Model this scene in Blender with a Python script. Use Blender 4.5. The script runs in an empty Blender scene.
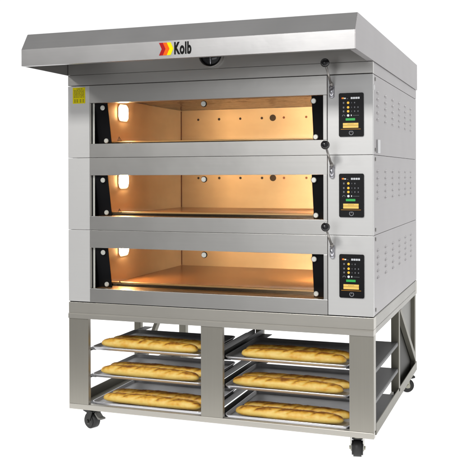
import bpy, bmesh, math, random
from mathutils import Vector, Matrix, noise

SC = bpy.context.scene
COL = SC.collection
FZ = 0.121                      # height of the floor in the measured frame; everything is shifted so the floor is z = 0
W, D = 1.30, 1.21               # width and depth of the oven body

# ------------------------------------------------------------------ materials
def mat_new(name):
    m = bpy.data.materials.new(name); m.use_nodes = True
    nt = m.node_tree; b = nt.nodes['Principled BSDF']
    return m, nt, b

def plain(name, col, metallic=0.0, rough=0.5, coat=0.0, emit=None, estr=0.0, var=0.06, vscale=30.0, spec=0.5):
    m, nt, b = mat_new(name)
    b.inputs['Specular IOR Level'].default_value = spec
    b.inputs['Metallic'].default_value = metallic
    b.inputs['Roughness'].default_value = rough
    b.inputs['Coat Weight'].default_value = coat
    tc = nt.nodes.new('ShaderNodeTexCoord'); nz = nt.nodes.new('ShaderNodeTexNoise')
    nz.inputs['Scale'].default_value = vscale; nz.inputs['Detail'].default_value = 4
    nt.links.new(tc.outputs['Object'], nz.inputs['Vector'])
    mx = nt.nodes.new('ShaderNodeMix'); mx.data_type = 'RGBA'
    mx.inputs[6].default_value = (*[c * (1 - var) for c in col], 1)
    mx.inputs[7].default_value = (*[min(1, c * (1 + var)) for c in col], 1)
    nt.links.new(nz.outputs['Fac'], mx.inputs[0]); nt.links.new(mx.outputs[2], b.inputs['Base Color'])
    if emit:
        b.inputs['Emission Color'].default_value = (*emit, 1); b.inputs['Emission Strength'].default_value = estr
    return m

def brushed(name, col, metallic=0.8, rough=0.32, axis='X', grain=0.05, bump=0.02, aniso=0.0):
    """stainless sheet: fine grain drawn along one axis, faint broad smears"""
    m, nt, b = mat_new(name)
    N, L = nt.nodes.new, nt.links.new
    b.inputs['Metallic'].default_value = metallic
    tc = N('ShaderNodeTexCoord'); mp = N('ShaderNodeMapping')
    s = {'X': (3, 420, 420), 'Z': (420, 420, 3), 'Y': (420, 3, 420)}[axis]
    mp.inputs['Scale'].default_value = s
    L(tc.outputs['Object'], mp.inputs['Vector'])
    g = N('ShaderNodeTexNoise'); g.inputs['Scale'].default_value = 1.0; g.inputs['Detail'].default_value = 3
    L(mp.outputs['Vector'], g.inputs['Vector'])
    sm = N('ShaderNodeTexNoise'); sm.inputs['Scale'].default_value = 3.5; sm.inputs['Detail'].default_value = 5
    sm.inputs['Roughness'].default_value = 0.6
    L(tc.outputs['Object'], sm.inputs['Vector'])
    mx = N('ShaderNodeMix'); mx.data_type = 'RGBA'
    mx.inputs[6].default_value = (*[c * (1 - grain) for c in col], 1)
    mx.inputs[7].default_value = (*[min(1, c * (1 + grain)) for c in col], 1)
    L(g.outputs['Fac'], mx.inputs[0]); L(mx.outputs[2], b.inputs['Base Color'])
    ad = N('ShaderNodeMath'); ad.operation = 'MULTIPLY_ADD'
    ad.inputs[1].default_value = 0.16; ad.inputs[2].default_value = rough - 0.08
    L(sm.outputs['Fac'], ad.inputs[0]); L(ad.outputs[0], b.inputs['Roughness'])
    bp = N('ShaderNodeBump'); bp.inputs['Strength'].default_value = bump; bp.inputs['Distance'].default_value = 0.002
    L(g.outputs['Fac'], bp.inputs['Height'])
    sb = N('ShaderNodeBump'); sb.inputs['Strength'].default_value = 0.10; sb.inputs['Distance'].default_value = 0.01
    L(sm.outputs['Fac'], sb.inputs['Height']); L(bp.outputs['Normal'], sb.inputs['Normal'])
    L(sb.outputs['Normal'], b.inputs['Normal'])
    return m

M = {}
M['door'] = brushed('door_steel', (0.56, 0.55, 0.53), 0.88, 0.33, 'X', 0.05)
M['panel'] = brushed('panel_steel', (0.67, 0.667, 0.66), 0.35, 0.40, 'X', 0.035)
M['hood'] = brushed('hood_steel', (0.43, 0.425, 0.425), 0.85, 0.34, 'X', 0.04)
M['side'] = brushed('side_steel', (0.43, 0.415, 0.42), 0.5, 0.45, 'Y', 0.05)
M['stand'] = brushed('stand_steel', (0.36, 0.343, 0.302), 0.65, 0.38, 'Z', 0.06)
M['stand_shaded'] = brushed('stand_steel_shaded', (0.21, 0.20, 0.165), 0.55, 0.42, 'Z', 0.08)  # stand steel again, darkened for its less lit side and inner parts
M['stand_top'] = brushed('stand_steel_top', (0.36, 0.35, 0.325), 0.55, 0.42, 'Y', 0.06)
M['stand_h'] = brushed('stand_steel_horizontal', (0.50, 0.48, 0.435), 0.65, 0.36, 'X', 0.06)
M['dark_steel'] = plain('dark_steel', (0.022, 0.021, 0.017), 0.2, 0.5, spec=0.25)
M['inner'] = plain('inner_steel', (0.22, 0.215, 0.20), 0.6, 0.45)
M['rail'] = plain('guide_steel', (0.15, 0.15, 0.152), 0.45, 0.5)
M['tray'] = plain('tray_aluminium', (0.46, 0.46, 0.47), 0.55, 0.42, var=0.22, vscale=16)
M['black'] = plain('black_enamel', (0.006, 0.006, 0.007), 0.0, 0.5, spec=0.12)
M['display'] = plain('display_glass', (0.006, 0.006, 0.007), 0.0, 0.22, spec=0.18)
M['fork'] = plain('black_fork', (0.02, 0.02, 0.018), 0.3, 0.45)
M['rim'] = plain('tray_rim', (0.74, 0.74, 0.77), 0.8, 0.3, var=0.03)
M['black_gloss'] = plain('black_gloss', (0.008, 0.008, 0.01), 0.0, 0.12, coat=0.4)
M['rubber'] = plain('black_rubber', (0.022, 0.022, 0.022), 0.0, 0.55)
M['chrome'] = plain('chrome', (0.60, 0.60, 0.65), 1.0, 0.16, var=0.02)
M['arm'] = plain('lever_steel', (0.42, 0.40, 0.38), 0.9, 0.3)
M['screw'] = plain('screw_steel', (0.80, 0.80, 0.74), 0.5, 0.3)
M['zinc'] = plain('zinc_plate', (0.45, 0.44, 0.36), 0.7, 0.4)
M['white'] = plain('white_plastic', (0.75, 0.75, 0.76), 0.0, 0.45)
M['yellow'] = plain('yellow_label', (0.86, 0.74, 0.005), 0.0, 0.6, spec=0.1)
M['yellow_ink'] = plain('label_ink', (0.22, 0.19, 0.01), 0.0, 0.6)
M['red'] = plain('logo_red', (0.42, 0.01, 0.015), 0.0, 0.5, var=0.02, spec=0.1)
M['orange'] = plain('logo_orange', (0.90, 0.13, 0.01), 0.0, 0.5, var=0.02, spec=0.1)
M['logo_yellow'] = plain('logo_yellow', (0.92, 0.80, 0.0), 0.0, 0.5, var=0.02, spec=0.1)
M['ink'] = plain('logo_black', (0.008, 0.008, 0.008), 0.0, 0.6, spec=0.1)
M['hole'] = plain('hole_dark', (0.03, 0.016, 0.008), 0.0, 0.8)
M['hole_red'] = plain('hole_reddish', (0.16, 0.05, 0.02), 0.0, 0.8)  # reddish brown for the right-hand holes and the corner seam
def screen(name, col, s):
    return plain(name, tuple(c * .3 for c in col), 0, 0.3, emit=col, estr=s, var=0.0)
M['s_white'] = screen('screen_white', (0.8, 0.82, 0.85), 0.75)
M['s_grey'] = screen('screen_grey', (0.45, 0.46, 0.5), 0.32)
M['s_yel'] = screen('screen_yellow', (1.0, 0.55, 0.04), 0.85)
M['s_gold'] = screen('screen_gold', (0.95, 0.62, 0.14), 0.72)
M['s_green'] = screen('screen_green', (0.03, 0.50, 0.09), 0.6)
M['s_or'] = screen('screen_orange', (0.85, 0.36, 0.02), 0.55)
M['s_red'] = screen('screen_red', (0.9, 0.12, 0.03), 0.7)

def chamber_mat(name, col, metallic, rough, bumpy=0.0, streak=(3, 3, 40), dark=0.72):
    m, nt, b = mat_new(name); N, L = nt.nodes.new, nt.links.new
    b.inputs['Metallic'].default_value = metallic; b.inputs['Roughness'].default_value = rough
    tc = N('ShaderNodeTexCoord'); mp = N('ShaderNodeMapping'); mp.inputs['Scale'].default_value = streak
    L(tc.outputs['Object'], mp.inputs['Vector'])
    n1 = N('ShaderNodeTexNoise'); n1.inputs['Scale'].default_value = 1.0; n1.inputs['Detail'].default_value = 6
    L(mp.outputs['Vector'], n1.inputs['Vector'])
    n2 = N('ShaderNodeTexNoise'); n2.inputs['Scale'].default_value = 6.0; n2.inputs['Detail'].default_value = 6
    L(tc.outputs['Object'], n2.inputs['Vector'])
    md = N('ShaderNodeMath'); md.operation = 'MULTIPLY'
    L(n1.outputs['Fac'], md.inputs[0]); L(n2.outputs['Fac'], md.inputs[1])
    rp = N('ShaderNodeValToRGB')
    rp.color_ramp.elements[0].position = 0.08; rp.color_ramp.elements[1].position = 0.42
    rp.color_ramp.elements[0].color = (*[c * dark for c in col], 1)
    rp.color_ramp.elements[1].color = (*[min(1, c * 1.12) for c in col], 1)
    L(md.outputs[0], rp.inputs[0]); L(rp.outputs[0], b.inputs['Base Color'])
    bp = N('ShaderNodeBump'); bp.inputs['Strength'].default_value = bumpy; bp.inputs['Distance'].default_value = 0.03
    L(n2.outputs['Fac'], bp.inputs['Height']); L(bp.outputs['Normal'], b.inputs['Normal'])
    return m
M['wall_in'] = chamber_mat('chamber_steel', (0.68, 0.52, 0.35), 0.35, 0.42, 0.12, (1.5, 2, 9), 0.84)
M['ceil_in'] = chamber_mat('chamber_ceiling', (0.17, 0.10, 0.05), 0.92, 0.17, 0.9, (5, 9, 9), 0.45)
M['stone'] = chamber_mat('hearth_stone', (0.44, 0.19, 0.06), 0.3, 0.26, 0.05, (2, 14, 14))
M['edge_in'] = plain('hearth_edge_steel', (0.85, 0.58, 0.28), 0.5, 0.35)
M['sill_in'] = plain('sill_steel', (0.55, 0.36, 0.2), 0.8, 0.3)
M['lamp_lit'] = plain('lamp_lit', (0.9, 0.85, 0.7), 0, 0.4, emit=(1.0, 0.68, 0.34), estr=200.0, var=0)
M['lamp_far'] = plain('lamp_lit_far', (0.9, 0.85, 0.7), 0, 0.4, emit=(1.0, 0.86, 0.57), estr=1250.0, var=0)

def glass_mat():
    m = bpy.data.materials.new('door_glass'); m.use_nodes = True
    nt = m.node_tree; nt.nodes.clear(); N, L = nt.nodes.new, nt.links.new
    out = N('ShaderNodeOutputMaterial'); tr = N('ShaderNodeBsdfTransparent'); gl = N('ShaderNodeBsdfGlossy')
    tr.inputs['Color'].default_value = (0.93, 0.91, 0.88, 1)
    gl.inputs['Roughness'].default_value = 0.03; gl.inputs['Color'].default_value = (0.9, 0.9, 0.9, 1)
    lw = N('ShaderNodeFresnel'); lw.inputs['IOR'].default_value = 1.35
    mx = N('ShaderNodeMixShader')
    L(lw.outputs[0], mx.inputs[0]); L(tr.outputs[0], mx.inputs[1]); L(gl.outputs[0], mx.inputs[2])
    L(mx.outputs[0], out.inputs['Surface'])
    return m
M['glass'] = glass_mat()

def bread_mat():
    m, nt, b = mat_new('baguette_crust'); N, L = nt.nodes.new, nt.links.new
    at = N('ShaderNodeAttribute'); at.attribute_name = 'crust'
    tc = N('ShaderNodeTexCoord'); nz = N('ShaderNodeTexNoise')
    nz.inputs['Scale'].default_value = 45; nz.inputs['Detail'].default_value = 6
    L(tc.outputs['Object'], nz.inputs['Vector'])
    ma = N('ShaderNodeMath'); ma.operation = 'MULTIPLY_ADD'; ma.inputs[1].default_value = 0.34
    L(nz.outputs['Fac'], ma.inputs[0]); L(at.outputs['Fac'], ma.inputs[2])
    rp = N('ShaderNodeValToRGB'); cr = rp.color_ramp
    cr.elements[0].position = 0.20; cr.elements[0].color = (0.96, 0.68, 0.18, 1)
    cr.elements[1].position = 1.05 if False else 1.0; cr.elements[1].color = (0.15, 0.045, 0.008, 1)
    e = cr.elements.new(0.46); e.color = (0.86, 0.47, 0.055, 1)
    e = cr.elements.new(0.70); e.color = (0.36, 0.135, 0.014, 1)
    L(ma.outputs[0], rp.inputs[0]); L(rp.outputs[0], b.inputs['Base Color'])
    b.inputs['Roughness'].default_value = 0.5
    b.inputs['Subsurface Weight'].default_value = 0.0
    bp = N('ShaderNodeBump'); bp.inputs['Strength'].default_value = 0.25; bp.inputs['Distance'].default_value = 0.004
    L(nz.outputs['Fac'], bp.inputs['Height']); L(bp.outputs['Normal'], b.inputs['Normal'])
    return m
M['bread'] = bread_mat()

# ------------------------------------------------------------------ mesh helpers
def box(bm, x0, x1, y0, y1, z0, z1, bev=0.0015, mi=0, seg=2):
    t = bmesh.new()
    bmesh.ops.create_cube(t, size=1.0)
    for v in t.verts:
        v.co = Vector(((x0 + x1) / 2 + v.co.x * (x1 - x0), (y0 + y1) / 2 + v.co.y * (y1 - y0), (z0 + z1) / 2 + v.co.z * (z1 - z0)))
    if bev > 0:
        bev = min(bev, 0.4 * min(x1 - x0, y1 - y0, z1 - z0))
        bmesh.ops.bevel(t, geom=list(t.edges), offset=bev, segments=seg, affect='EDGES', profile=0.5)
    merge(bm, t, mi)

def merge(bm, t, mi=0, mtx=None):
    if mtx is not None: bmesh.ops.transform(t, matrix=mtx, verts=t.verts)
    idx = {}
    t.verts.ensure_lookup_table()
    for v in t.verts: idx[v] = bm.verts.new(v.co)
    for f in t.faces:
        try:
            nf = bm.faces.new([idx[v] for v in f.verts]); nf.material_index = mi; nf.smooth = f.smooth
        except ValueError: pass
    t.free()

def cyl(bm, p0, p1, r0, r1=None, n=24, mi=0, bev=0.0, smooth=True):
    r1 = r0 if r1 is None else r1
    p0, p1 = Vector(p0), Vector(p1); d = p1 - p0; L = d.length
    t = bmesh.new()
    bmesh.ops.create_cone(t, cap_ends=True, cap_tris=False, segments=n, radius1=r0, radius2=r1, depth=L)
    for f in t.faces: f.smooth = smooth and len(f.verts) == 4
    if bev > 0:
        ed = [e for e in t.edges if any(len(f.verts) > 4 for f in e.link_faces)]
        bmesh.ops.bevel(t, geom=ed, offset=bev, segments=2, affect='EDGES')
    mtx = Matrix.Translation((p0 + p1) / 2) @ d.to_track_quat('Z', 'Y').to_matrix().to_4x4()
    merge(bm, t, mi, mtx)

def sphere(bm, c, r, mi=0, sx=1, sy=1, sz=1, u=28, v=18):
    t = bmesh.new(); bmesh.ops.create_uvsphere(t, u_segments=u, v_segments=v, radius=r)
    for f in t.faces: f.smooth = True
    merge(bm, t, mi, Matrix.Translation(c) @ Matrix.Diagonal((sx, sy, sz, 1)))

def prism(bm, pts, y0, y1, mi=0, axis='Y', bev=0.0):
    """outline pts (a, b) extruded along an axis: Y -> (x,z), X -> (y,z), Z -> (x,y)"""
    def P(a, b, c): return {'Y': (a, c, b), 'X': (c, a, b), 'Z': (a, b, c)}[axis]
    t = bmesh.new()
    A = [t.verts.new(P(a, b, y0)) for a, b in pts]; B = [t.verts.new(P(a, b, y1)) for a, b in pts]
    n = len(pts)
    t.faces.new(A); t.faces.new(B[::-1])
    for i in range(n): t.faces.new([A[i], B[i], B[(i + 1) % n], A[(i + 1) % n]])
    bmesh.ops.recalc_face_normals(t, faces=t.faces)
    if bev > 0:
        bmesh.ops.bevel(t, geom=list(t.edges), offset=bev, segments=2, affect='EDGES')
    merge(bm, t, mi)

def rrect(x0, x1, z0, z1, r, n=6):
    pts = []
    for cx, cz, a0 in ((x1 - r, z1 - r, 0), (x0 + r, z1 - r, 90), (x0 + r, z0 + r, 180), (x1 - r, z0 + r, 270)):
        for k in range(n + 1):
            a = math.radians(a0 + 90 * k / n); pts.append((cx + r * math.cos(a), cz + r * math.sin(a)))
    return pts

def obj(name, bm, mats, parent=None, loc=None):
    bmesh.ops.recalc_face_normals(bm, faces=bm.faces)
    me = bpy.data.meshes.new(name); bm.to_mesh(me); bm.free()
    for m in (mats if isinstance(mats, (list, tuple)) else [mats]): me.materials.append(M[m] if isinstance(m, str) else m)
    o = bpy.data.objects.new(name, me); COL.objects.link(o)
    if parent: o.parent = parent
    if loc: o.location = loc
    return o

def thing(name, label, cat, loc=(0, 0, 0), group=None):
    o = bpy.data.objects.new(name, None); COL.objects.link(o); o.location = loc
    o.empty_display_size = 0.05
    return tag(o, label, cat, group)
def tag(o, label, cat, group=None):
    o['label'] = label; o['category'] = cat
    if group: o['group'] = group
    return o
def dup(root, loc, skip=()):
    def rec(o, p):
        c = o.copy(); COL.objects.link(c)
        if p: c.parent = p
        for ch in o.children:
            if ch.name.split('.')[0] not in skip: rec(ch, c)
        return c
    r = rec(root, None); r.location = loc
    return r
def text_mesh(body, size, weight, sx):
    cu = bpy.data.curves.new('lettering', 'FONT'); cu.body = body; cu.size = size
    cu.extrude = 0.0004; cu.offset = weight; cu.space_character = 1.10
    to = bpy.data.objects.new('lettering_source', cu); COL.objects.link(to)
    bpy.context.view_layer.update()
    dg = bpy.context.evaluated_depsgraph_get()
    me = bpy.data.meshes.new_from_object(to.evaluated_get(dg))
    bpy.data.objects.remove(to); bpy.data.curves.remove(cu)
    return me

# ------------------------------------------------------------------ setting
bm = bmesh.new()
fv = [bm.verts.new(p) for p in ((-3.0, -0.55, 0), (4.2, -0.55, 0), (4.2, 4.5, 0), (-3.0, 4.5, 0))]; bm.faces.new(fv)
M['floor'] = plain('glowing_white_floor', (0.50, 0.50, 0.50), 0, 0.6, emit=(1, 1, 1), estr=0.86, var=0.01, vscale=0.7)   # floor given its own glow so it stays white and unshadowed
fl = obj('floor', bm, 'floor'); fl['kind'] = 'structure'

# ------------------------------------------------------------------ stand
S = thing('oven_stand', 'grey steel stand with open tray bays under the ovens, rolling on black casters', 'stand', (0, 0, 0))
def z(v): return v - FZ
ZT, ZB = z(0.6722), z(0.218)
# top frame : upper band and a brighter lower lip, mitred look
bm = bmesh.new()
box(bm, 0, W, 0.0, 0.05, z(0.6275), ZT, 0.001)
obj('top_rail', bm, 'stand_h', S)
bm = bmesh.new(); box(bm, 0, W, 1.16, D, z(0.604), ZT, 0.003)
obj('top_rail', bm, 'stand_h', S)
bm = bmesh.new()
prism(bm, [(-0.004, z(0.604)), (0.05, z(0.604)), (0.05, z(0.627)), (0.0005, z(0.627)), (-0.004, z(0.6215))], 0.0, W, axis='X')
obj('top_lip', bm, 'stand_h', S)
for x0, x1 in ((0.0, 0.05), (1.25, W)):
    bm = bmesh.new()
    e = 0.001
    box(bm, x0 + e, x1 - e, 0.0505, 1.1595, z(0.6275), ZT, 0.003)
    box(bm, x0 + e + (0.003 if x0 > 1 else 0), x1 - e - (0.003 if x0 < 1 else 0), 0.0505, 1.1595, z(0.604), z(0.627), 0.002)
    obj('side_top_rail', bm, 'stand_top', S)
bm = bmesh.new(); box(bm, 0.004, 1.296, 0.0045, 1.2, ZT + 0.0002, z(0.6754), 0)
obj('shadow_strip', bm, 'black', S)  # black strip standing in for the shadow line under the lowest deck
# front posts
def post(x0, x1, left_ret, right_ret):
    bm = bmesh.new(); dpt = 0.022
    box(bm, x0, x1, 0.001, 0.004, z(0.2415), z(0.6035), 0.0008)
    box(bm, x0, x0 + 0.003, 0.0042, 0.045 if left_ret else dpt, z(0.2415), z(0.6035), 0.0005)
    box(bm, x1 - 0.003, x1, 0.0042, 0.045 if right_ret else dpt, z(0.2415), z(0.6035), 0.0005)
    return obj('post', bm, 'stand', S)
post(0.0005, 0.093, True, False); post(0.604, 0.697, False, False); post(1.207, W - 0.0005, False, True)
# intermediate posts that carry the guide rails
for x0, x1 in ((0.002, 0.036), (0.632, 0.668), (1.264, 1.299)):
    bm = bmesh.new(); box(bm, x0, x1, 0.62, 0.65, z(0.245), z(0.6035), 0.002)
    obj('middle_post', bm, 'stand_shaded', S)
for x0, x1 in ((0.002, 0.045), (1.255, 1.299)):
    bm = bmesh.new(); box(bm, x0 + (0.0035 if x0 < 1 else 0), x1 - (0.0045 if x0 > 1 else 0), 1.17, 1.2095, ZB + 0.0055, z(0.6035), 0.002)
    obj('rear_post', bm, 'stand_shaded', S)
# bottom rails
bm = bmesh.new(); box(bm, 0, W, 0, 0.028, ZB, z(0.241), 0.002)
obj('bottom_rail', bm, 'stand_h', S)
for x0, x1, xo in ((0.001, 0.005, 0), (1.295, 1.299, 1)):
    bm = bmesh.new()
    box(bm, x0, x1, 0.0555, 1.2095, ZB + .001, z(0.262), 0.001)
    if xo: box(bm, 1.25, 1.2948, 0.0555, 1.2095, ZB + .001, ZB + .005, 0.001)
    else: box(bm, 0.0052, 0.05, 0.0555, 1.2095, ZB + .001, ZB + .005, 0.001)
    obj('side_bottom_rail', bm, 'stand_shaded', S)
# gusset : dark recessed panel with a diagonal edge at each rear corner
xp = 1.272
bm = bmesh.new(); box(bm, xp - 0.002, xp + 0.002, 0.652, 1.168, z(0.2245), z(0.6035), 0.0)
obj('gusset_panel', bm, 'dark_steel', S)
bm = bmesh.new()
prism(bm, [(0.7015, z(0.603)), (1.169, z(0.603)), (1.169, z(0.3012))], xp + 0.0025, xp + 0.0045, axis='X')
obj('gusset_plate', bm, 'inner', S)
bm = bmesh.new()
prism(bm, [(0.655, z(0.603)), (0.70, z(0.603)), (1.169, z(0.30)), (1.169, z(0.266))], 1.277, 1.299, axis='X')
obj('diagonal_brace', bm, 'stand_shaded', S)
bm = bmesh.new()
prism(bm, [(0.655, z(0.262)), (0.700, z(0.262)), (1.055, z(0.603)), (1.010, z(0.603))], 0.006, 0.024, axis='X')
obj('diagonal_brace', bm, 'stand_shaded', S)
# tray guide rails, three levels in two bays
LV = (0.468, 0.352, 0.2345)
for lv in LV:
    for (x0, x1, up, dn) in ((0.060, 0.104, None, 0.060), (0.586, 0.630, 0.630, None), (0.670, 0.714, 0.670, None), (1.184, 1.294, None, 1.294)):
        bm = bmesh.new()
        y1 = 0.6185
        box(bm, x0, x1, 0.047, y1, z(lv) - 0.0035, z(lv) - 0.0005, 0.0005)
        if up: box(bm, up - 0.0012, up + 0.0012, 0.047, y1, z(lv) - 0.0003, z(lv) + 0.022, 0.0004)
        if dn: box(bm, dn - 0.0012, dn + 0.0012, 0.047, y1, z(lv) - 0.016, z(lv) - 0.0037, 0.0004)
        obj('guide_rail', bm, 'rail', S)
# casters
def caster(cx, cy, yaw, brake):
    mt = Matrix.Translation((cx, cy, 0)) @ Matrix.Rotation(yaw, 4, 'Z')
    r = 0.0335; off = -0.012
    def fin(b, n, m, p):
        bmesh.ops.transform(b, matrix=mt, verts=b.verts); return obj(n, b, m, p)
    b = bmesh.new()
    box(b, -0.034, 0.034, -0.03, 0.03, ZB - 0.006, ZB - 0.0005, 0.001)
    cyl(b, (0, 0, ZB - 0.018), (0, 0, ZB - 0.006), 0.022, n=24)
    for s in (-1, 1):
        prism(b, [(-0.018, ZB - 0.018), (0.018, ZB - 0.018), (off + 0.010, r - 0.01), (off - 0.010, r - 0.01)], s * 0.0235, s * 0.0258)
        cyl(b, (off, s * 0.026, r), (off, s * 0.031, r), 0.007, n=12)
    c = fin(b, 'caster', 'fork' if brake else 'zinc', S)
    b = bmesh.new(); cyl(b, (off, -0.0215, r), (off, 0.0215, r), r, n=40, bev=0.006)
    w = fin(b, 'wheel', 'rubber', c)
    b = bmesh.new()
    cyl(b, (off, -0.0228, r), (off, 0.0228, r), 0.014, n=20)
    fin(b, 'hub', 'inner', w)
    b = bmesh.new()
    prism(b, [(-0.05, ZB - 0.017), (0.02, ZB - 0.017), (0.02, ZB - 0.0235), (-0.03, ZB - 0.03), (-0.05, ZB - 0.026)], -0.0205, 0.0205, bev=0.001)
    fin(b, 'wheel_cover', 'rubber', c)
    if brake:
        b = bmesh.new()
        prism(b, [(0.022, ZB - 0.020), (0.046, ZB - 0.040), (0.060, ZB - 0.041), (0.062, ZB - 0.048), (0.042, ZB - 0.050), (0.018, ZB - 0.030)], -0.014, 0.014, bev=0.0015)
        fin(b, 'brake_pedal', 'inner', c)
caster(0.078, 0.075, math.radians(-22), True)
caster(1.222, 0.075, math.radians(-79), False)
caster(1.246, 1.135, math.radians(205), False)
caster(0.078, 1.13, math.radians(160), False)

# ------------------------------------------------------------------ trays and baguettes
def tray_mesh(w, d):
    bm = bmesh.new()
    loops = []
    for ins, zz, r in ((0.010, 0.0, 0.016), (0.0015, 0.010, 0.022), (0.0, 0.0115, 0.024), (0.0, 0.0135, 0.024), (0.0015, 0.0145, 0.023), (0.004, 0.0135, 0.021), (0.0115, 0.0022, 0.015)):
        loops.append([bm.verts.new((x, y, zz)) for x, y in rrect(ins, w - ins, ins, d - ins, r, 6)])
    n = len(loops[0])
    for a, b in zip(loops, loops[1:]):
        for i in range(n):
            f = bm.faces.new([a[i], a[(i + 1) % n], b[(i + 1) % n], b[i]]); f.smooth = True
            f.material_index = 1 if 0 <= loops.index(a) <= 4 else 0
    bm.faces.new(loops[0][::-1]); bm.faces.new(loops[-1])
    return bm
bays = ((0.088, 'left'), (0.690, 'right'))
lvl_word = ('top', 'middle', 'bottom')
tray0 = None
for (bx, side) in bays:
    for k, lv in enumerate(LV):
        if tray0 is None:
            t = tray0 = obj('baking_tray', tray_mesh(0.509, 0.426), ['tray', 'rim'], None)
        else:
            t = tray0.copy(); COL.objects.link(t)
        t.location = (bx, 0.030, z(lv))
        tag(t, f'silver baking tray in the {lvl_word[k]} slot of the {side} bay of the stand', 'tray', 'baking trays in the stand')

def baguette_mesh(L, seed, w=0.031, h=0.0235):
    rnd = random.Random(seed); o3 = Vector((seed * 7.3, seed * 3.1, 0))
    nu, nv = 110, 32
    bm = bmesh.new(); lay = bm.verts.layers.float.new('crust')
    slots = [(k + 0.5 + rnd.uniform(-.32, .32)) / 6 for k in range(6)]
    slant = [rnd.uniform(0.028, 0.060) for _ in slots]
    bend = rnd.uniform(-0.006, 0.006)
    rings = []
    for i in range(nu + 1):
        t = i / nu
        tt = 0.5 - 0.5 * math.cos(math.pi * t) if False else t
        e = abs(2 * tt - 1)
        pr = max(0.0, 1 - e ** 11) ** 0.5 * (0.84 + 0.16 * (1 - e ** 2))
        pr *= 1 + 0.06 * noise.noise(Vector((tt * 5, 0, 0)) + o3)
        ring = []
        for j in range(nv):
            a = 2 * math.pi * j / nv
            cy, sz = math.cos(a), math.sin(a)
            up = max(0, sz)
            r_y, r_z = w * pr, (h * 1.18 if sz > 0 else h * 0.72) * pr
            x = (tt - 0.5) * L; y = cy * r_y; zz = sz * r_z
            # diagonal slashes across the top of the loaf
            sl = 0.0; rim = 0.0
            for s in slots:
                dd = (tt - s) * L - cy * slant[slots.index(s)]
                g = math.exp(-(dd / 0.010) ** 2); g2 = math.exp(-((dd - 0.014) / 0.007) ** 2)
                m = max(0.0, min(1.0, (up - 0.25) / 0.35))
                sl = max(sl, g * m); rim = max(rim, g2 * m)
            nz = noise.noise(Vector((x * 30, y * 40, zz * 40)) + o3)
            nz2 = noise.noise(Vector((x * 90, y * 90, zz * 90)) + o3)
            k = 1 - 0.12 * sl + 0.04 * rim + 0.05 * nz + 0.014 * nz2
            v = bm.verts.new((x, y * k + bend * math.cos(e * 1.5), zz * k + h * 0.70 + 0.0))
            cr = 0.03 + 0.47 * max(0, sz) ** 1.8 + 0.20 * rim - 0.24 * sl + 0.13 * nz + 0.12 * nz2 + 0.24 * noise.noise(Vector((x * 16, y * 90, zz * 90)) + o3) + 0.10 * e ** 20
            v[lay] = max(0.0, min(1.0, cr))
            ring.append(v)
        rings.append(ring)
    for a, b in zip(rings, rings[1:]):
        for j in range(nv):
            f = bm.faces.new([a[j], a[(j + 1) % nv], b[(j + 1) % nv], b[j]]); f.smooth = True
    bmesh.ops.remove_doubles(bm, verts=bm.verts, dist=1e-5)
    # rest on the lowest vertex
    lo = min(v.co.z for v in bm.verts)
    for v in bm.verts: v.co.z -= lo
    return bm
loaf_spec = {  # (bay, level): (front x0, x1), (rear x0, x1)
    ('left', 0): ((0.112, 0.560), (0.124, 0.585)), ('left', 1): ((0.109, 0.563), (0.112, 0.585)), ('left', 2): ((0.120, 0.573), (0.124, 0.587)),
    ('right', 0): ((0.748, 1.180), (0.742, 1.186)), ('right', 1): ((0.709, 1.168), (0.722, 1.186)), ('right', 2): ((0.722, 1.168), (0.731, 1.185))}
sd = 1
for (bx, side) in bays:
    for k, lv in enumerate(LV):
        for q, (x0, x1) in enumerate(loaf_spec[(side, k)]):
            o = obj('baguette', baguette_mesh(x1 - x0, sd), 'bread')
            o.location = ((x0 + x1) / 2, (0.084, 0.158)[q], z(lv) + 0.0026)
            o.rotation_euler = (0, 0, math.radians((0.6, -0.8, 1.0, -0.3)[(sd + q) % 4]))
            tag(o, f'golden slashed baguette {("nearest the front", "behind another one")[q]} on the {lvl_word[k]} tray of the {side} bay', 'bread', 'baguettes on the baking trays')
            sd += 1

# ------------------------------------------------------------------ oven deck (built once, then copied)
H = 0.304
BASE = [z(1.2835), z(0.9795), z(0.6755)]
Dk = thing('deck_oven', 'topmost oven deck, under the hood, with a yellow sticker on its left pillar', 'oven', (0, 0, BASE[0]), 'stacked oven decks')
e = 0.0008
bm = bmesh.new()                                                    # carcass: rear sheet, bottom and top sheets behind the front
box(bm, 0.004, 1.296, 1.204, 1.2085, 0.0002, H - 0.0002, 0)
box(bm, 0.006, 1.294, 0.030, 0.034, 0.0002, 0.0035, 0)
box(bm, 0.006, 1.294, 0.030, 0.034, H - 0.0035, H - 0.0002, 0)
box(bm, 0.004, 1.296, 0.125, 1.203, 0.003, 0.006, 0)
box(bm, 0.004, 1.296, 0.014, 1.203, H - 0.006, H - 0.003, 0)
box(bm, 0.060, 0.100, 0.020, 0.024, 0.007, H - 0.007, 0)
obj('carcass', bm, 'inner', Dk)
bm = bmesh.new(); box(bm, 0.0, 0.1025, 0.0, 0.016, e, H - e, 0.0012)
obj('pillar', bm, 'panel', Dk)
bm = bmesh.new(); box(bm, 1.1265, W, 0.0, 0.016, e, H - e, 0.0012)
fp = obj('control_panel', bm, 'panel', Dk)
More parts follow.
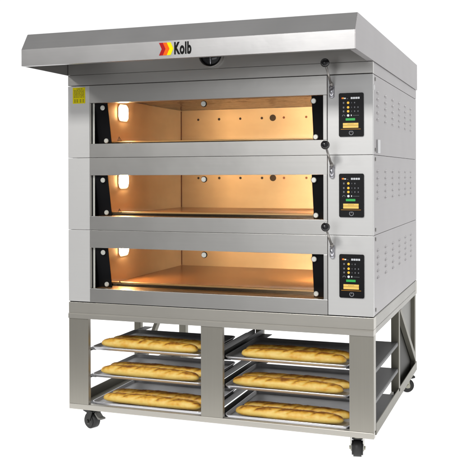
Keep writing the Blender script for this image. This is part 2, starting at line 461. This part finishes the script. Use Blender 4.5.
def side_panel(xo, sgn):
    bm = bmesh.new()
    x0, x1 = sorted((xo, xo - sgn * 0.004))
    box(bm, x0, x1, 0.0165, 1.2035, e, H - e, 0.0008)
    for i in range(6):
        for j in range(5):
            yc = 0.112 + i * (0.905 / 5); zc = 0.2385 - j * 0.026
            # pressed scoop: half of a stretched ellipsoid with a lower open edge
            t = bmesh.new(); bmesh.ops.create_uvsphere(t, u_segments=14, v_segments=8, radius=1)
            for f in t.faces: f.smooth = True
            for v in t.verts:
                if v.co.z < 0: v.co.z *= 0.35
            merge(bm, t, 0, Matrix.Translation((xo - sgn * 0.0005, yc, zc)) @ Matrix.Diagonal((0.0065, 0.028, 0.0085, 1)))
    return bm
obj('side_panel', side_panel(1.2985, 1), 'side', Dk)
obj('side_panel', side_panel(0.0015, -1), 'side', Dk)
for zz in (0.020, 0.288):
    bm = bmesh.new(); cyl(bm, (1.2983, 0.055, zz), (1.3005, 0.055, zz), 0.0075, n=16)
    obj('screw', bm, 'inner', Dk)
bm = bmesh.new(); box(bm, 1.2984, 1.3035, 0.085, 0.140, 0.008, 0.060, 0.001)
obj('name_plate', bm, 'white', Dk)
bm = bmesh.new(); cyl(bm, (1.2983, 0.03, 0.255), (1.3005, 0.03, 0.255), 0.011, n=16)
obj('blind_plug', bm, 'white', Dk)
# baking chamber
CX0, CX1, CY0, CY1, CZ0, CZ1 = 0.115, 1.112, 0.10, 0.952, 0.0605, 0.2630
bm = bmesh.new()
box(bm, CX0 - 0.003, CX0, 0.0755, CY1, 0.020, CZ1, 0)
box(bm, CX1, CX1 + 0.003, 0.0755, CY1, 0.020, CZ1, 0)
box(bm, CX0 - 0.003, CX1 + 0.003, CY1 + 0.0005, CY1 + 0.003, 0.020, CZ1, 0)
ch = obj('baking_chamber', bm, 'wall_in', Dk)
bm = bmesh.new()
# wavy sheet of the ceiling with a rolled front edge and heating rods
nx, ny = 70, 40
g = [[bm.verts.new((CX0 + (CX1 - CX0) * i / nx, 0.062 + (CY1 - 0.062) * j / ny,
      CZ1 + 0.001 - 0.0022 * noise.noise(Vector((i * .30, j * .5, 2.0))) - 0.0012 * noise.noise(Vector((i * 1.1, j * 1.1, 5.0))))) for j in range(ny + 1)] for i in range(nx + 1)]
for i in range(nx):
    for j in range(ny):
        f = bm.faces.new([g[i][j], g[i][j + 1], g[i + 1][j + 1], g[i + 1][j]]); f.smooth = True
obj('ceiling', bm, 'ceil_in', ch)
bm = bmesh.new(); box(bm, CX0 + 0.0005, CX1 - 0.0005, 0.150, CY1 - 0.001, 0.028, CZ0, 0.001)
hs = obj('hearth', bm, 'stone', ch)
bm = bmesh.new(); box(bm, CX0 + 0.0005, CX1 - 0.0005, 0.128, 0.1495, 0.030, CZ0 + 0.0120, 0.002)
obj('hearth_edge', bm, 'edge_in', hs)
bm = bmesh.new()
box(bm, CX0 + 0.0005, CX1 - 0.0005, 0.1180, 0.1275, 0.026, CZ0 + 0.0062, 0.001)
obj('dark_gap_strip', bm, 'black', hs)  # solid black strip in place of the shaded gap before the hearth
for x, rr, mt in ((0.213, 0.0060, 'hole'), (0.329, 0.0068, 'hole'), (0.445, 0.0062, 'hole'), (0.561, 0.0064, 'hole'), (0.619, 0.0165, 'hole'), (0.677, 0.006, 'hole_red'), (0.793, 0.006, 'hole_red'), (0.909, 0.006, 'hole_red')):
    bm = bmesh.new(); cyl(bm, (x, CY1 - 0.0008, 0.2135), (x, CY1 + 0.0002, 0.2135), rr, n=20)
    obj('vent_hole', bm, mt, ch)
bm = bmesh.new()
prism(bm, rrect(0.236, 0.336, 0.169, 0.245, 0.024), CX0 + 0.0003, CX0 + 0.0025, axis='X')
lf = obj('lamp', bm, 'screw', ch)
bm = bmesh.new()
prism(bm, rrect(0.246, 0.326, 0.176, 0.238, 0.020), CX0 + 0.0027, CX0 + 0.006, axis='X')
obj('lamp_glass', bm, 'lamp_lit', lf)
bm = bmesh.new(); box(bm, CX0 + 0.0005, CX0 + 0.0045, CY1 - 0.004, CY1 - 0.0005, CZ0 + 0.001, CZ1 - 0.004, 0)
obj('corner_seam', bm, 'hole_red', ch)
# second lamp, out of view, placed so the back wall brightens to the right
rt = Matrix.Translation((1.050, 0.440, 0.205)) @ Matrix.Rotation(math.radians(-4), 4, 'Z')
bm = bmesh.new(); prism(bm, rrect(-0.022, 0.022, -0.036, 0.036, 0.008), -0.02, 0.0); bmesh.ops.transform(bm, matrix=rt, verts=bm.verts)
lf = obj('lamp', bm, 'inner', ch)
bm = bmesh.new(); prism(bm, rrect(-0.019, 0.019, -0.032, 0.032, 0.008), 0.0003, 0.004); bmesh.ops.transform(bm, matrix=rt, verts=bm.verts)
obj('lamp_glass', bm, 'lamp_far', lf)
# door
Dr_bm = bmesh.new()
DX0, DX1 = 0.1040, 1.1252
box(Dr_bm, DX0, DX1, -0.0035, 0.012, 0.2300, H - e, 0.0006)
box(Dr_bm, DX0, DX1, -0.0035, 0.012, e, 0.0580, 0.0006)
box(Dr_bm, DX0 + .0006, 0.1075, -0.0025, 0.012, 0.0583, 0.2297, 0.0006)
box(Dr_bm, 1.1095, DX1 - .0006, -0.0025, 0.012, 0.0583, 0.2297, 0.0012)
dr = obj('door', Dr_bm, 'door', Dk)
bm = bmesh.new()
box(bm, 0.112, 1.112, 0.0125, 0.105, 0.0540, 0.0572, 0.0005)           # sill behind the lower rail
obj('door_sill', bm, 'sill_in', dr)
bm = bmesh.new()
box(bm, 0.112, 1.112, 0.0125, 0.060, 0.2315, 0.2345, 0.0005)
obj('door_head', bm, 'inner', dr)
for a, b in ((0.1078, 0.1108), (1.1122, 1.1150)):
    bm = bmesh.new(); box(bm, a, b, 0.0125, 0.075, 0.058, 0.230, 0.0)
    obj('door_jamb', bm, 'black', dr)
bm = bmesh.new(); box(bm, 0.1112, 0.1200, 0.0128, 0.0150, 0.0585, 0.2295, 0.0004)
obj('edge_trim', bm, 'screw', dr)
yt_, yb_ = 0.017, 0.057
def gy(zz): return yt_ + (0.2300 - zz) / (0.2300 - 0.0580) * (yb_ - yt_)
def slab(bm, pts, off, th, mi=0):
    """flat outline (x, z) laid on the tilted plane of the glass"""
    t = bmesh.new()
    A = [t.verts.new((x, gy(zz) + off, zz)) for x, zz in pts]; B = [t.verts.new((x, gy(zz) + off + th, zz)) for x, zz in pts]
    n = len(pts); t.faces.new(A); t.faces.new(B[::-1])
    for i in range(n): t.faces.new([A[i], B[i], B[(i + 1) % n], A[(i + 1) % n]])
    merge(bm, t, mi)
bm = bmesh.new(); slab(bm, [(0.1115, 0.0580), (1.1115, 0.0580), (1.1115, 0.2298), (0.1115, 0.2298)], 0, 0.004)
gls = obj('glass', bm, 'glass', dr)
for a0, a1, b0, b1 in ((0.1115, 0.180, 0.1115, 0.1785), (1.0605, 1.1115, 1.0585, 1.1115)):
    bm = bmesh.new(); slab(bm, [(b0, 0.0582), (b1, 0.0582), (a1, 0.2296), (a0, 0.2296)], -0.004, 0.0035)
    obj('black_bracket', bm, 'black', dr)
for x, zz in ((0.1585, 0.2095), (0.1585, 0.0720), (0.6145, 0.2125), (1.0690, 0.2095), (1.0690, 0.0720)):
    bm = bmesh.new(); y = gy(zz)
    cyl(bm, (x, y - 0.013, zz), (x, y - 0.0067, zz), 0.0103, n=24, bev=0.002)
    cyl(bm, (x, y - 0.0136, zz), (x, y - 0.0131, zz), 0.0035, n=6)
    cyl(bm, (x, y - 0.0065, zz), (x, y - 0.0042, zz), 0.0128, n=24, mi=1)  # black disc behind the head, stands in for its shadow edge
    obj('screw', bm, ['screw', 'black'], dr)
bm = bmesh.new()
tz, tx, ts = 0.0715, 0.2165, 0.0105
P3 = [(tx - ts, tz), (tx + ts, tz), (tx, tz + ts * 1.75)]; c3 = (tx, tz + ts * 0.58)
for i in range(3):
    a, b = P3[i], P3[(i + 1) % 3]
    ia = tuple(c3[k] + (a[k] - c3[k]) * 0.68 for k in (0, 1)); ib = tuple(c3[k] + (b[k] - c3[k]) * 0.68 for k in (0, 1))
    slab(bm, [a, b, ib, ia], -0.0008, 0.0006)
slab(bm, [(tx - .001, tz + .005), (tx + .001, tz + .005), (tx + .001, tz + .011), (tx - .001, tz + .011)], -0.0008, 0.0006)
obj('warning_mark', bm, 'hole', dr)
# display
PX0, PX1, PZ0, PZ1 = 1.171, 1.2655, 0.0690, 0.2335
bm = bmesh.new(); prism(bm, rrect(PX0, PX1, PZ0, PZ1, 0.006), -0.0045, -0.0002)
dsp = obj('display', bm, 'display', fp)
def at(u, v): return PX0 + u * (PX1 - PX0), PZ1 - v * (PZ1 - PZ0)
def rect(bm, u0, u1, v0, v1, mi, r=0.0):
    x0, za = at(u0, v0); x1, zb = at(u1, v1)
    pts = rrect(x0, x1, zb, za, min(r, .45 * abs(x1 - x0), .45 * abs(za - zb)), 4) if r else [(x0, zb), (x1, zb), (x1, za), (x0, za)]
    prism(bm, pts, -0.0053, -0.0046, mi)
def dot(bm, u, v, r, mi):
    x, zz = at(u, v); cyl(bm, (x, -0.0053, zz), (x, -0.0046, zz), r, n=16, mi=mi)
def digit(bm, u, v, w, h, d, mi):
    """seven-segment figure"""
    segs = {'0': 'abcdef', '1': 'bc', '2': 'abged', '3': 'abgcd', '5': 'afgcd', '4': 'fgbc', '6': 'afgedc', '8': 'abcdefg'}[d]
    s = 0.22
    R = {'a': (0, 1, 0, s), 'd': (0, 1, 1 - s, 1), 'g': (0, 1, .5 - s / 2, .5 + s / 2), 'f': (0, s * 1.4, 0, .5), 'b': (1 - s * 1.4, 1, 0, .5), 'e': (0, s * 1.4, .5, 1), 'c': (1 - s * 1.4, 1, .5, 1)}
    for c in segs:
        a, b, p, q = R[c]; rect(bm, u + a * w, u + b * w, v + p * h, v + q * h, mi)
bm = bmesh.new()
smats = ['s_white', 's_grey', 's_yel', 's_gold', 's_green', 's_or', 's_red', 'black']
x0 = 0.12
rect(bm, .115, .15, .10, .135, 6); rect(bm, .152, .175, .10, .135, 5); rect(bm, .178, .20, .10, .135, 2)
rect(bm, .215, .285, .108, .135, 0); rect(bm, .33, .345, .125, .137, 1); rect(bm, .36, .375, .125, .137, 1)
for i, dg in enumerate('8050'):
    digit(bm, .49 + i * .093, .098, .07, .042, '8', 0)
for v, n in ((.225, 2), (.33, 3), (.42, 3)):
    rect(bm, .165, .23, v - .014, v - .006, 1); rect(bm, .165, .23, v + .006, v + .013, 1); rect(bm, .185, .21, v - .02, v + .02, 1)
    dot(bm, .38, v, 0.0046, 2)
    for i in range(n): digit(bm, .49 + i * .135, v - .014, .035, .030, '1' if i == 0 else '8', 1)
for i in range(6):
    a = math.pi * i / 5; rect(bm, .198 - .05 * math.cos(a) - .009, .198 - .05 * math.cos(a) + .009, .525 - .025 * math.sin(a) - .006, .525 - .025 * math.sin(a) + .006, 1)
dot(bm, .38, .515, 0.0046, 0)
rect(bm, .49, .525, .497, .53, 0)
for i in range(5): rect(bm, .58 + i * .05, .61 + i * .05, .512, .520, 1)
rect(bm, .28, .66, .58, .632, 4, .001)
rect(bm, .17, .79, .688, .738, 3, .0008); rect(bm, .17, .79, .745, .80, 3, .0008)
for i in range(6): rect(bm, .36 + i * .042, .385 + i * .042, .707, .718, 7)
rect(bm, .08, .88, .826, .834, 5)
for i in range(20):
    a = 2 * math.pi * i / 20
    if abs(a - math.pi / 2) < .5: continue
    x, zz = at(.5, .915); dot(bm, .5 + .0075 * math.cos(a) / (PX1 - PX0), .915 - .0075 * math.sin(a) / (PZ1 - PZ0), 0.0013, 1)
rect(bm, .488, .512, .868, .905, 1)
for f in bm.faces:
    pass
for v in bm.verts:      # dark print stands proud of the gold keys
    pass
obj('screen_graphics', bm, smats, dsp)
# lever with ball knob
bm = bmesh.new()
cyl(bm, (1.1440, -0.0035, 0.2250), (1.1440, -0.0035, 0.2590), 0.0100, n=32)
sphere(bm, (1.1440, -0.0035, 0.2250), 0.0100); sphere(bm, (1.1440, -0.0035, 0.2590), 0.0100)
es = obj('lever_mount', bm, 'chrome', Dk)
bm = bmesh.new()
cyl(bm, (1.146, -0.008, 0.262), (1.1455, -0.024, 0.272), 0.0062, n=16)
cyl(bm, (1.1455, -0.022, 0.268), (1.1400, -0.088, 0.336), 0.0048, 0.0040, n=16)
sphere(bm, (1.1455, -0.0225, 0.2695), 0.0063)
lv_ = obj('lever', bm, 'arm', es)
bm = bmesh.new(); sphere(bm, (1.1393, -0.092, 0.3400), 0.0168)
obj('knob', bm, 'black_gloss', lv_)

second = dup(Dk, (0, 0, BASE[1]), skip=('name_plate', 'blind_plug'))
second['label'] = 'middle oven deck of the stack, between the sticker-marked deck and the lowest one'
third = dup(Dk, (0, 0, BASE[2]), skip=('name_plate', 'blind_plug'))
third['label'] = 'lowest oven deck, standing directly on the steel stand, hearth surface showing'
# yellow sticker on the top deck only
bm = bmesh.new(); box(bm, 0.0235, 0.0830, -0.0009, -0.0002, 1.5135 - 1.2835, 1.581 - 1.2835, 0)
st = obj('sticker', bm, 'yellow', Dk)
bm = bmesh.new(); rnd = random.Random(4)
for i in range(7):
    zz = 0.2915 - i * 0.0058; x = 0.028
    while x < 0.078:
        wd = rnd.uniform(0.003, 0.011); x2 = min(x + wd, 0.0785)
        if not (i == 0 and (x < 0.038 or x > 0.066)): box(bm, x, x2, -0.0014, -0.0010, zz - 0.0013, zz + 0.0013, 0)
        x = x2 + rnd.uniform(0.0015, 0.003)
for x in (0.031, 0.042, 0.058, 0.071):
    for q in range(3): box(bm, x, x + 0.006, -0.0014, -0.0010, 0.2345 + q * 0.005, 0.2375 + q * 0.005, 0)
obj('print', bm, 'yellow_ink', st)

# ------------------------------------------------------------------ hood
HZ0, HZC, HZT = z(1.6335), z(1.6978), z(1.7626)
YF, YTF = -0.3416, -0.2995
Hd = thing('extraction_hood', 'wide grey steel extraction hood with a red, orange and yellow logo over the ovens', 'hood', (0, 0, z(1.5880)))
hb = z(1.5880)
def Lz(v): return v - hb
bm = bmesh.new()
th = 0.003
# front skirt with sloping top, as one folded sheet
out = [(YF, Lz(HZ0)), (YF, Lz(HZC)), (YTF, Lz(HZT)), (D, Lz(HZT)), (D, Lz(HZT) - th), (YTF + .002, Lz(HZT) - th), (YF + th, Lz(HZC) - .001), (YF + th, Lz(HZ0) + th), (YF + .022, Lz(HZ0) + th), (YF + .022, Lz(HZ0))]
prism(bm, out, -0.0015, W + 0.0015, axis='X')
hood = obj('canopy', bm, 'hood', Hd)
for s, x0, x1 in ((1, W + 0.0017, W + 0.0040), (0, -0.0040, -0.0017)):
    bm = bmesh.new()
    prism(bm, [(YF + .0006, Lz(HZ0) + .0004), (YF + .0006, Lz(HZC)), (YTF + .0004, Lz(HZT) - .0006), (D, Lz(HZT) - .0006), (D, Lz(HZ0) + .0004)], x0, x1, axis='X')
    xi0, xi1 = ((W - 0.020, W + 0.0016) if s else (-0.0016, 0.020))
    if s: box(bm, xi0, xi1, YF + 0.0225, -0.001, Lz(HZ0) + .0006, Lz(HZ0) + .003, 0)
    obj('cheek', bm, M['side'] if s else M['hood'], Hd)
bm = bmesh.new()
box(bm, 0.0, W, 0.0, 0.02, 0.0012, Lz(z(1.6335)), 0.0015)
box(bm, 0.0, W, 0.002, 0.02, Lz(z(1.6345)), Lz(HZT) - 0.004, 0.0)
obj('fascia', bm, 'door', Hd)
for x0, x1 in ((1.287, 1.2985), (0.0015, 0.013)):
    bm = bmesh.new(); box(bm, x0, x1, 0.0205, D - 0.002, 0.0012, Lz(z(1.6420)), 0.0012)
    obj('side_fascia', bm, 'side', Hd)
bm = bmesh.new(); box(bm, 0.0135, 1.2865, D - 0.008, D - 0.003, 0.0012, Lz(HZT) - 0.005, 0.0)
obj('rear_sheet', bm, 'inner', Hd)
# round extraction lamp on the back wall under the canopy
bm = bmesh.new(); cx, cz = 0.656, Lz(z(1.690))
n = 48
def ring(bm, c, r0, r1, y0, y1):
    loops = [[bm.verts.new((c[0] + r * math.cos(2 * math.pi * i / n), y, c[1] + r * math.sin(2 * math.pi * i / n))) for i in range(n)] for r, y in ((r1, y1), (r1, y0 + .003), (r1 - .003, y0), (r0 + .003, y0), (r0, y0 + .003), (r0, y1))]
    for a, b in zip(loops, loops[1:] + loops[:1]):
        for i in range(n):
            f = bm.faces.new([a[i], a[(i + 1) % n], b[(i + 1) % n], b[i]]); f.smooth = True
ring(bm, (cx, cz), 0.0455, 0.0515, -0.018, 0.0015)
lh = obj('hood_fan', bm, 'arm', Hd)
bm = bmesh.new(); sphere(bm, (cx, -0.004, cz), 0.0450, sy=0.35, u=40, v=20)
obj('fan_cover', bm, 'black_gloss', lh)
bm = bmesh.new()
for k in range(3):
    a = math.radians(-90 + k * 120)
    cyl(bm, (cx, -0.0215, cz), (cx + 0.042 * math.cos(a), -0.014, cz + 0.042 * math.sin(a)), 0.0022, n=10)
obj('fan_guard', bm, 'chrome', lh)
# logo: three chevrons and lettering on the vertical front of the canopy
zt, zb, zm = Lz(z(1.6915)), Lz(z(1.6455)), Lz(z(1.6685))
x = 0.5810
for mt, wd in (('red', 0.0155), ('orange', 0.0155), ('logo_yellow', 0.0155)):
    bm = bmesh.new(); tip = 0.0108
    prism(bm, [(x, zt), (x + wd, zt), (x + wd + tip, zm), (x + wd, zb), (x, zb), (x + tip, zm)], YF - 0.0008, YF - 0.0001)
    obj('chevron', bm, mt, hood)
    x += wd
me = text_mesh('Kolb', 0.058, 0.0024, 1.0)
xs = [v.co.x for v in me.vertices]; ys = [v.co.y for v in me.vertices]
sx = (0.7085 - 0.6415) / (max(xs) - min(xs)); sz = (0.0455) / (max(ys) - min(ys))
for v in me.vertices:
    a = 0.6415 + (v.co.x - min(xs)) * sx; b = Lz(z(1.6460)) + (v.co.y - min(ys)) * sz
    v.co = Vector((a, YF - 0.0006 - v.co.z, b))
me.materials.clear(); me.materials.append(M['ink'])
lt = bpy.data.objects.new('lettering', me); COL.objects.link(lt); lt.parent = hood

# ------------------------------------------------------------------ light
wd = bpy.data.worlds.new('World'); SC.world = wd; wd.use_nodes = True
nt = wd.node_tree; N, L = nt.nodes.new, nt.links.new
bg = nt.nodes['Background']
tc = N('ShaderNodeTexCoord'); sp = N('ShaderNodeSeparateXYZ'); L(tc.outputs['Generated'], sp.inputs[0])
def mrange(sock, a, b, c, d):
    m = N('ShaderNodeMapRange'); m.interpolation_type = 'SMOOTHSTEP'
    for i, v in zip((1, 2, 3, 4), (a, b, c, d)): m.inputs[i].default_value = v
    L(sock, m.inputs[0]); return m.outputs[0]
back = mrange(sp.outputs['Y'], -0.15, 0.25, 0.0, 1.0)              # white backdrop behind, darker studio in front
frontx = mrange(sp.outputs['X'], -0.62, 0.0, 0.17, 0.40)
mx = N('ShaderNodeMix'); L(back, mx.inputs[0]); L(frontx, mx.inputs[2]); mx.inputs[3].default_value = 1.06
L(mx.outputs[0], bg.inputs['Strength']); bg.inputs['Color'].default_value = (1.0, 1.0, 1.0, 1)

def area(name, loc, target, size, sizey, power, col=(1, 1, 1)):
    l = bpy.data.lights.new(name, 'AREA'); l.shape = 'RECTANGLE'; l.size = size; l.size_y = sizey
    l.energy = power; l.color = col
    o = bpy.data.objects.new(name, l); COL.objects.link(o); o.location = loc
    o.rotation_euler = (Vector(target) - Vector(loc)).to_track_quat('-Z', 'Y').to_euler()
    return o
area('key_softbox', (0.15, -4.2, 3.6), (0.65, 0, 0.9), 0.9, 0.6, 138, (1, 0.985, 0.96))
area('side_softbox', (-2.2, -3.3, 3.2), (0.65, 0, 0.9), 0.5, 0.5, 22, (1, 0.985, 0.96))
area('front_softbox', (0.55, -5.2, 1.4), (0.6, 0, 1.0), 2.4, 2.8, 24, (0.97, 0.98, 1.0))
area('rear_floor_fill', (0.65, 3.8, 3.6), (0.65, 1.8, 0), 4.5, 2.5, 60)  # added lamp that whitens the floor behind the stand

# ------------------------------------------------------------------ camera
cam = bpy.data.cameras.new('camera'); co = bpy.data.objects.new('camera', cam); COL.objects.link(co); SC.camera = co
yaw, pitch, roll = 0.3473, -0.0010, -0.0033
right = Vector((math.cos(yaw), math.sin(yaw), 0)); fwd = Vector((-math.sin(yaw), math.cos(yaw), 0)); up = Vector((0, 0, 1))
f2 = fwd * math.cos(pitch) + up * math.sin(pitch); u2 = up * math.cos(pitch) - fwd * math.sin(pitch)
r3 = right * math.cos(roll) + u2 * math.sin(roll); u3 = u2 * math.cos(roll) - right * math.sin(roll)
mw = Matrix((r3, u3, -f2)).transposed().to_4x4(); mw.translation = Vector((1.8789, -3.1821, 1.2115 - FZ))
co.matrix_world = mw
cam.sensor_width = 36; cam.lens = 853.5866 / 462 * 36; cam.shift_y = -55.7266 / 462
cam.clip_start = 0.05; cam.clip_end = 500

SC.render.engine = 'CYCLES'
SC.view_settings.view_transform = 'Standard'; SC.view_settings.look = 'None'
SC.view_settings.exposure = 0; SC.view_settings.gamma = 1
SC.cycles.max_bounces = 10; SC.cycles.transparent_max_bounces = 12
SC.cycles.use_denoising = True
